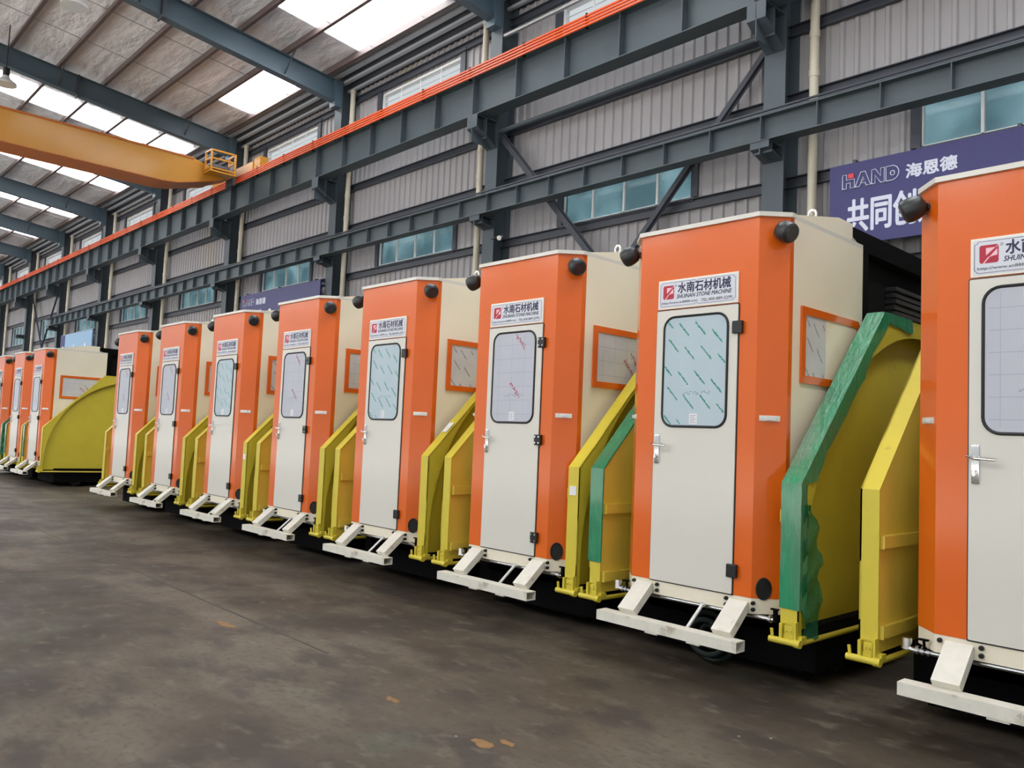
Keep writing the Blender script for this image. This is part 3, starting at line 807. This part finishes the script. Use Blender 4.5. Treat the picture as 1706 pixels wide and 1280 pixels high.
for (a, b, a2, b2) in wins:
    k += 1
    m = MB(); y0, y1 = WY-.02, WY+.08
    m.box(a-.05, b+.05, y0-.05, y1, WZL0-.06, WZL0); m.box(a-.05, b+.05, y0, y1, WZL1, WZL1+.05); m.box(a-.12, a, y0-.05, y1, WZL0, WZL1); m.box(b, b+.12, y0-.05, y1, WZL0, WZL1)
    fo = struct(solo('window_%d' % k, m, DARKSTEEL))
    m = MB()
    for j in range(5):
        x = a+(b-a)*j/4; m.box(x-.018, x+.018, y0, y0+.04, WZL0, WZL1)
    m.box(a, b, y0, y0+.04, WZL0, WZL0+.03); m.box(a, b, y0, y0+.04, WZL1-.03, WZL1)
    solo('window_frame', m, FRAMEW, fo)
    solo('window_pane', MB().box(a, b, y0+.045, y0+.055, WZL0, WZL1), GLASS, fo)
    k += 1
    m = MB(); W2 = .05
    m.box(a2, b2, y0, y1, WZU1-W2, WZU1); m.box(a2, b2, y0, y1, WZU0, WZU0+W2); m.box(a2, a2+W2, y0, y1, WZU0+W2, WZU1-W2); m.box(b2-W2, b2, y0, y1, WZU0+W2, WZU1-W2)
    fo = struct(solo('window_%d' % k, m, FRAMEW))
    m = MB(); z = WZU0+.1
    while z < WZU1-.08:
        m.prism([(WY+.0, z), (WY+.05, z+.02), (WY+.05, z+.026), (WY+.0, z+.006)], 0, a2+W2, b2-W2); z += .12
    for j in (1, 2, 3):
        x = a2+(b2-a2)*j/4; m.box(x-.012, x+.012, WY-.01, WY, WZU0+W2, WZU1-W2)
    solo('louvre_slats', m, FRAMEW, fo)
    jm = MB(); jm.box(a2-.16, a2-.001, WY-.07, WY-.035, 8.3, 9.55); jm.box(b2+.001, b2+.16, WY-.07, WY-.035, 8.3, 9.55); solo('window_jamb', jm, DARKSTEEL, fo)

# wall girts
def c_girt(x0, x1, z, y=WY-.035, h=.16, d=.07):
    m = MB(); m.box(x0, x1, y-.008, y, z-h/2, z+h/2); m.box(x0, x1, y-d, y-.008, z+h/2-.012, z+h/2); m.box(x0, x1, y-d, y-.008, z-h/2, z-h/2+.012); return m
for z, nm in ((5.19, 'dark steel wall girt under the lower windows'), (6.37, 'dark steel wall girt just above the lower crane beam'), (7.36, 'dark steel wall girt halfway between the two crane girders'), (8.15, 'dark steel wall girt under the upper louvred windows'), (9.55, 'dark steel wall girt above the upper louvred windows')):
    tag(solo('wall_girt', c_girt(XA, XB, z), DARKSTEEL), nm, 'beam', 'girts along the corrugated wall')
tag(solo('wall_girt', c_girt(XA, XB, 3.9), DARKSTEEL), 'dark steel wall girt behind the machine roofs', 'beam', 'girts along the corrugated wall')

# columns
ORD = ['behind the cut-off nearest cab', 'left of the large blue banner', 'above the third machine from the right', 'above the fifth machine from the right', 'left of the second blue banner',
       'sixth from the right', 'seventh from the right', 'eighth from the right', 'ninth from the right', 'tenth from the right', 'eleventh from the right', 'twelfth from the right', 'farthest on the left']
for i, x in enumerate(BAYS):
    e = empty('steel_column', (x, 0, 0)); tag(e, 'blue-grey steel wall column '+ORD[i], 'column', 'columns along the corrugated wall')
    def col():
        m = MB(); t = .014
        m.box(-.16, .16, 5.18, 5.18+t, 0, 9.95); m.box(-.16, .16, 5.56, 5.56+t, 0, 9.95); m.box(-.007, .007, 5.18+t, 5.56, 0, 9.95)
        return m
    part('col', 'column_shaft', col, STEEL, e)
    def upper():
        m = MB(); m.box(-.13, .13, 5.0, 5.18, 9.30, 9.95); return m
    part('coltop', 'column_head', upper, RAFTER, e)
    def corb(z, y0, h):
        def g():
            m = MB(); t = .014
            m.box(-.14, .14, y0, 5.18, z-t, z); m.box(-.007, .007, y0, 5.18, z-h, z-t)
            m.prism([(y0, z-h*.45), (5.18, z-h), (5.18, z-h-t), (y0, z-h*.45-t)], 0, -.14, .14); m.box(-.14, .14, y0, y0+t, z-h*.45, z-t)
            m.box(-.14, .14, 4.9, 4.914, z-h*.8, z-t); return m
        return g
    part('corbA', 'corbel', corb(7.46, 4.66, .5), STEEL, e); part('corbB', 'corbel', corb(5.60, 4.82, .18), STEEL, e)

# crane girder and its stiffeners
def i_beam(y, z0, z1, fw, x0, x1, t=.016):
    m = MB(); m.box(x0, x1, y-fw/2, y+fw/2, z1-t, z1); m.box(x0, x1, y-fw/2, y+fw/2, z0, z0+t); m.box(x0, x1, y-.006, y+.006, z0+t, z1-t); return m
g = solo('crane_girder', i_beam(4.84, 7.475, 8.22, .30, XA, XB), GIRDER)
tag(g, 'long deep grey steel crane girder under the orange conductor bars', 'beam')
x = -.6+1.18*6
xs = []
for i in range(len(BAYS)-1):
    for j in range(5): xs.append(BAYS[i]-(BAYS[i]-BAYS[i+1])*(j+.0)/5-.06)
for x in xs:
    part('stiffA', 'stiffener', lambda: MB().box(-.008, .008, 4.70, 4.834, 7.491, 8.204), STEEL, g, loc=(x, 0, 0))
rl = solo('crane_rail', MB().box(XA, XB, 4.80, 4.88, 8.22, 8.30), DARKSTEEL); tag(rl, 'steel crane rail on top of the deep girder', 'rail')
NAMES4 = ['lowest', 'second from the bottom', 'third from the bottom', 'topmost']
for k_ in range(4):
    z = 8.18+.068*k_; y = 4.60+.02*k_
    o = solo('conductor_bar', MB().box(XA, XB, y, y+.03, z-.014, z+.014), ORAIL); tag(o, 'orange crane conductor bar, %s of the four along the girder' % NAMES4[k_], 'conductor bar', 'orange conductor bars')
x = 3
br = MB()
while x > -72:
    br.box(x-.012, x+.012, 4.66, 4.72, 8.17, 8.43); br.box(x-.02, x+.02, 4.605, 4.66, 8.18, 8.19); x -= 1.46
o = solo('conductor_clips', br, BLACKP, g); o['kind'] = 'stuff'
lb = solo('lower_crane_beam', i_beam(4.92, 5.60, 5.95, .22, -41.2, XB, .014), GIRDER); tag(lb, 'smaller stiffened steel beam running below the crane girder', 'beam')
x = 3.1
while x > -41:
    part('stiffB', 'stiffener', lambda: MB().box(-.006, .006, 4.815, 4.914, 5.614, 5.936), STEEL, lb, loc=(x, 0, 0)); x -= .79
lr = solo('crane_rail', MB().box(-41.2, XB, 4.90, 4.94, 5.95, 5.99), DARKSTEEL); tag(lr, 'thin dark rail on top of the smaller lower beam', 'rail')
for z, y, r_, nm in ((6.06, 5.05, .022, 'lower'), (6.14, 5.12, .018, 'upper')):
    o = solo('service_pipe', MB().tube([(XB, y, z), (-41, y, z)], r_, 8), DARKSTEEL, smooth=True); tag(o, 'dark thin pipe above the lower crane beam, the %s of two' % nm, 'pipe')

# braces
def brace(a, b, nm):
    m = MB(); m.bar(a, b, .15, .012, up=(0, 1, 0)); m.bar((a[0]+.06, a[1]-.03, a[2]), (b[0]+.06, b[1]-.03, b[2]), .012, .06, up=(0, 1, 0))
    o = solo('diagonal_brace', m, DARKSTEEL); tag(o, nm, 'brace', 'diagonal braces between wall columns')
brace((-5.75, 5.37, 7.2), (-11.3, 5.37, 1.1), 'dark diagonal brace rising to the column beside the large blue banner')
brace((-11.3, 5.30, 7.2), (-5.75, 5.30, 1.1), 'dark diagonal brace falling right from the column above the third machine')
brace((-41.0, 5.37, 8.0), (-46.5, 5.37, 2.0), 'dark diagonal brace leaning right at the far left')
brace((-46.5, 5.30, 8.0), (-41.0, 5.30, 2.0), 'dark diagonal brace leaning left at the far left')
for xa, xb_, z, nm in ((-5.76, -11.3, 7.28, 'silver tube strut across the braced bay under the girder'), (-5.76, -11.3, 9.15, 'silver tube strut across the braced bay above the girder')):
    o = solo('tube_strut', MB().tube([(xa, 5.24, z), (xb_, 5.24, z)], .045, 12), SILVER if z > 8 else STEEL, smooth=True); tag(o, nm, 'strut')

# downpipes
for i, x in enumerate([.85, -5.15, -12.05, -16.95, -22.75, -28.6, -34.4, -40.3, -46.2, -52.1, -58.0]):
    m = MB(); m.tube([(x, 5.42, 0), (x, 5.42, 9.75)], .062, 14)
    for z in (2.4, 4.4, 6.55, 7.1, 8.9): m.tube([(x, 5.42, z), (x, 5.42, z+.1)], .070, 14)
    m.tube([(x, 5.42, 9.69), (x, 5.42, 9.76)], .075, 14)
    o = solo('rainwater_pipe', m, PIPE, smooth=True); tag(o, 'beige rainwater pipe beside the column '+ORD[i] if i != 2 else 'beige rainwater pipe left of the column by the third machine', 'pipe', 'rainwater pipes along the wall')

# banners
def outline(m, pts, s, ox, oz, r=.006):
    m.tube([(ox+x*s, 5.072, oz+z*s) for x, z in pts]+[(ox+pts[0][0]*s, 5.072, oz+pts[0][1]*s)], r, 6, cap=False)
LETT = {
 'H': [(0, 0), (.28, 0), (.28, .38), (.55, .38), (.55, 0), (.85, 0), (.85, .62), (.28, .62), (.28, 1), (0, 1)],
 'A': [(.9, 0), (1.28, 1), (1.6, 1), (1.98, 0), (1.68, 0), (1.60, .22), (1.32, .22), (1.40, .42), (1.52, .42), (1.44, .66), (1.22, 0)],
 'N': [(2.05, 0), (2.05, 1), (2.3, 1), (2.66, .45), (2.66, 1), (2.9, 1), (2.9, 0), (2.66, 0), (2.28, .58), (2.28, 0)],
 'D': [(3.02, 0), (3.02, 1), (3.5, 1), (3.74, .86), (3.86, .62), (3.86, .38), (3.74, .14), (3.5, 0)],
 'o': [(3.3, .5), (3.36, .63), (3.48, .66), (3.58, .58), (3.58, .42), (3.48, .34), (3.36, .37)],
}
def banner(x0, x1, z0, z1, lab, main=True):
    e = empty('blue_banner', (0, 0, 0)); tag(e, lab, 'banner')
    solo('banner_panel', MB().box(x0, x1, 5.08, 5.12, z0, z1, .004), BLUEP, e)
    for bx in (x0+.3, (x0+x1)/2, x1-.3): solo('banner_bracket', MB().box(bx-.02, bx+.02, 5.10, 5.487, 5.125, 5.165), DARKSTEEL, e)
    m = MB(); ox = x0+.17; s = .178
    for p in LETT.values(): outline(m, p, s, ox, 4.80 if main else 4.83)
    solo('outlined_lettering', m, BANW, e)
    solo('red_square', MB().box(ox+.42*s, ox+.80*s, 5.064, 5.080, (4.80 if main else 4.83)+.70*s, (4.80 if main else 4.83)+1.02*s), BANR, e)
    m = MB(); text_mb(m, '海恩德', .165, x0+.94, 4.79 if main else 4.83, 5.076, width=.56, overlay=.006); solo('white_lettering', m, BANW, e)
    m = MB(); text_mb(m, '共同创造', .41, x0+.24, 4.235, 5.076, width=1.11, overlay=.010); solo('slogan_lettering', m, BANW, e)
banner(-4.74, -.5, 4.08, 5.12, 'large blue banner with white and outlined lettering behind the nearest cabs')
banner(-21.72, -17.4, 4.10, 5.12, 'blue banner with outlined lettering above the fifth and sixth machines')
e = empty('blue_banner'); tag(e, 'pale shining blue banner far left above the lone machine side', 'banner')
solo('banner_panel', MB().box(-39.5, -35.1, 5.08, 5.12, 4.1, 5.12), BANL, e); [solo('banner_bracket', MB().box(bx-.02, bx+.02, 5.12, 5.487, 5.10, 5.14), DARKSTEEL, e) for bx in (-39.2, -37.3, -35.4)]; solo('banner_edge', MB().box(-39.5, -38.9, 5.07, 5.079, 4.12, 5.1), BLUEP, e)

# roof
def zr(y): return 9.96+.115*(5.0-y)     # top of rafters
RY = -9.0                              # ridge
def slope_slab(m, x0, x1, y0, y1, off, t):
    """slab following the near slope between y0 and y1 (y0<y1)"""
    m.prism([(y0, zr(y0)+off), (y1, zr(y1)+off), (y1, zr(y1)+off+t), (y0, zr(y0)+off+t)], 0, x0, x1)
roof = MB()
SK = []  # skylight rectangles x0,x1,y0,y1
for i in range(len(BAYS)-1):
    c = (BAYS[i]+BAYS[i+1])/2
    if i == 3: SK.append((c-1.2, c+1.9, 3.78, 4.85))
    elif i == 2: SK += [(c-1.5, c+1.7, 2.72, 4.85), (c-.75, c+.95, .6, 2.72)]
    elif i == 1: SK.append((c-1.2, c+1.2, 0, 4.85))
    elif i == 0: SK.append((c-1.2, c+1.2, -2.0, 4.85))
    else: SK.append((c-.75, c+.75, RY+1, 4.85))
roof.prism([(RY, zr(RY)+.22), (5.15, zr(5.15)+.22), (5.15, zr(5.15)+.27), (RY, zr(RY)+.27)], 0, XA, XB)
# far slope beyond the ridge
zf = lambda y: zr(RY)-.115*(RY-y)
roof.prism([(-23.6, zf(-23.6)+.22), (RY, zr(RY)+.22), (RY, zr(RY)+.27), (-23.6, zf(-23.6)+.27)], 0, XA, XB)
struct(solo('ceiling', roof, FOIL))
for i, (a, b, c, d) in enumerate(SK):
    m = MB(); slope_slab(m, a, b, c, d, .205, .012); struct(solo('window_%d' % (k+1+i), m, SKYLIGHT))
for i in range(len(BAYS)-1):
    c = (BAYS[i]+BAYS[i+1])/2; m = MB(); y0, y1 = -22.5, RY-1
    m.prism([(y0, zf(y0)+.205), (y1, zf(y1)+.205), (y1, zf(y1)+.215), (y0, zf(y0)+.215)], 0, c-.75, c+.75); struct(solo('window_%d' % (k+1+len(SK)+i), m, SKYLIGHT))
struct(solo('window_%d' % (k+90), MB().prism([(-8, zr(-8)+.205), (4.85, zr(4.85)+.205), (4.85, zr(4.85)+.215), (-8, zr(-8)+.215)], 0, 1.2, 3.0), SKYLIGHT))  # extra skylight strip out of view, added to brighten the right-facing cab sides
# purlins (one continuous member each)
NTH = ['first', 'second', 'third', 'fourth', 'fifth', 'sixth', 'seventh', 'eighth', 'ninth', 'tenth', 'eleventh', 'twelfth', 'thirteenth']
for i in range(13):
    y = 4.82-1.09*i; z = zr(y)
    m = MB(); m.box(XA, XB, y-.008, y+.008, z+.002, z+.21); m.box(XA, XB, y-.07, y-.008, z+.002, z+.014); m.box(XA, XB, y+.008, y+.07, z+.196, z+.208)
    tag(solo('roof_purlin', m, PURLIN), 'brown roof purlin, the %s one up from the wall' % NTH[i], 'purlin', 'purlins under the roof')
# rafters
RLAB = ['at the right end', 'above the second machine', 'above the third machine', 'meeting the wall at the column above the fifth machine', 'crossing in front of the bright skylight, right above the yellow crane', 'behind the yellow crane, nearest', 'second behind the yellow crane', 'third behind the yellow crane', 'fourth behind the yellow crane', 'fifth behind the yellow crane', 'sixth behind the yellow crane', 'seventh behind the yellow crane', 'farthest']
for i, x in enumerate(BAYS):
    e = empty('roof_rafter', (x, 0, 0)); tag(e, 'slate-blue steel roof rafter '+RLAB[i], 'rafter', 'rafters under the roof')
    def raf():
        m = MB(); t = .014; fw = .11
        def dep(y): return .53 if y > 1.5 else .53-.02*(1.5-y)
        ys = [5.0, 1.5, RY]
        for a, b in zip(ys, ys[1:]):
            for off0, off1, w2 in ((0, -t, fw), (None, None, fw)):
                if off0 is not None: m.prism([(a, zr(a)), (b, zr(b)), (b, zr(b)-t), (a, zr(a)-t)], 0, -fw, fw)
                else: m.prism([(a, zr(a)-dep(a)), (b, zr(b)-dep(b)), (b, zr(b)-dep(b)+t), (a, zr(a)-dep(a)+t)], 0, -fw, fw)
            m.prism([(a, zr(a)-t), (b, zr(b)-t), (b, zr(b)-dep(b)+t), (a, zr(a)-dep(a)+t)], 0, -.006, .006)
        m.prism([(RY, zr(RY)), (-23.4, zf(-23.4)), (-23.4, zf(-23.4)-.5), (RY, zr(RY)-.4)], 0, -.02, .02)
        return m
    part('rafter', 'rafter_beam', raf, RAFTER, e)
    def splice():
        m = MB()
        for y in (.9, -4.5): m.box(-.14, .14, y-.014, y+.014, zr(y)-.56, zr(y)+.01)
        return m
    part('splice', 'splice_plate', splice, DARKSTEEL, e)
    def knee():
        m = MB()
        for y in (3.73, .46, -2.8):
            for s in (-1, 1): m.bar((0, y, zr(y)-.42), (s*.5, y, zr(y)+.05), .03, .03)
        return m
    part('knee', 'fly_brace', knee, STEEL, e)
# eave members near the wall
for y, z, r_, nm in ((5.10, 10.06, .05, 'top'), (5.25, 9.93, .045, 'middle'), (5.44, 9.80, .035, 'bottom')):
    o = solo('eave_strut', MB().box(XA, XB, y-r_, y+r_, z-.03, z+.03), EAVE); tag(o, 'galvanised eave member along the wall top, the %s of three' % nm, 'beam', 'eave members')
m = MB(); m.prism([(5.12, 10.22), (WY+.02, 9.80), (WY+.03, 9.83), (5.15, 10.25)], 0, XA, XB)
struct(solo('trim_1', m, DARKSTEEL))
# sag rods
m = MB()
for i in range(len(BAYS)-1):
    for t in (1/3, 2/3):
        x = BAYS[i]+(BAYS[i+1]-BAYS[i])*t; m.tube([(x, 4.9, zr(4.9)+.12), (x, RY+.5, zr(RY+.5)+.12)], .008, 6)
tag(solo('sag_rods', m, SILVER), 'thin rods running up between the roof purlins', 'rod')['kind'] = 'stuff'
# high-bay lamps
for (x, y, z), lab in (((-16.7, -.84, 9.3), 'white bell-shaped high-bay lamp hanging at the top left under the roof'), ((-21.9, -.91, 9.3), 'dark-topped high-bay lamp hanging at the left edge above the yellow crane')):
    e = empty('high_bay_lamp', (x, y, z)); tag(e, lab, 'lamp')
    m = MB(); m.tube([(0, 0, -.05), (0, 0, 0), (0, 0, .10), (0, 0, .16)], [.24, .23, .10, .07], 24); solo('lamp_shade', m, FRAMEW, e, smooth=True)
    m = MB(); m.tube([(0, 0, .16), (0, 0, .34)], .075, 16); solo('lamp_housing', m, BLACKP, e, smooth=True)
    m = MB(); m.tube([(0, 0, .34), (0, 0, zr(y)-z+.05)], .012, 8); solo('lamp_rod', m, BLACKP, e)
e = empty('floodlight', (-10.85, 5.0, 5.15)); tag(e, 'small silver floodlight on an arm beside the column above the third machine', 'lamp')
solo('floodlight_head', MB().tube([(0, 0, 0), (.02, -.05, -.03), (.05, -.12, -.06)], [.015, .035, .045], 16), CHROME, e, smooth=True)
solo('floodlight_arm', MB().tube([(0, 0, .02), (-.25, .12, .06), (-.5, .18, .06)], .015, 8), DARKSTEEL, e)

# travelling crane
e = empty('bridge_crane', (-21.8, 0, 0)); tag(e, 'yellow-orange overhead bridge crane spanning the hall at the upper left', 'crane')
prof = [(-16, 8.56), (3.35, 8.56), (3.62, 8.50), (3.95, 8.40), (4.5, 8.38), (4.5, 8.30), (4.0, 8.08), (3.0, 7.80), (2.6, 7.76), (-16, 7.76)]
m = MB(); m.prism(prof, 0, -.38, .38); solo('bridge_beam', m, CRANE, e)
m = MB(); m.prism([(-16, 7.74), (2.6, 7.74), (3.0, 7.78), (4.0, 8.06), (4.0, 8.075), (3.0, 7.80), (2.6, 7.76), (-16, 7.76)], 0, -.46, .43); m.box(.37, .40, -16, 3.4, 8.52, 8.57); solo('beam_flange', m, CRANED, e)
m = MB(); m.box(-1.5, 1.1, 4.70, 4.98, 8.40, 8.66, .01); solo('end_carriage', m, CRANE, e)
for x in (-1.25, .85): solo('carriage_wheel', MB().tube([(x, 4.78, 8.42), (x, 4.90, 8.42)], .13, 20), WHEEL, e, smooth=True)
m = MB()
for a, b in (((.42, 3.70), (.80, 3.70)), ((.80, 3.70), (.80, 4.35)), ((.42, 4.35), (.80, 4.35))):
    for z in (8.30, 8.56, 8.78): m.bar((a[0], a[1], z), (b[0], b[1], z), .04, .04)
for x, y in ((.42, 3.70), (.80, 3.70), (.80, 4.35), (.42, 4.35)): m.box(x-.022, x+.022, y-.022, y+.022, 8.20, 8.80)
m.box(.38, .82, 3.68, 4.37, 8.20, 8.24)
solo('service_cage', m, CRANE, e)
solo('drive_motor', MB().tube([(.6, 3.8, 8.36), (.6, 4.25, 8.36)], .10, 16), DARKSTEEL, e, smooth=True)
solo('current_collector', MB().box(-.1, .35, 4.50, 4.585, 8.10, 8.55), DARKSTEEL, e)
solo('control_box', MB().box(1.15, 1.5, 4.72, 4.95, 8.36, 8.72), CRANE, e)

# hose coil under the second machine
m = MB()
m.tube([((.05+.0025*i)*math.cos(i*.35)*1.1, .04*math.sin(i*.17), .21+(.05+.0025*i)*math.sin(i*.35)) for i in range(56)], .02, 8)
o = solo('hose_coil', m, COILG, smooth=True, loc=(-3.22, .22, -.01)); tag(o, 'dark green coiled hose on the floor under the second machine from the right', 'hose')
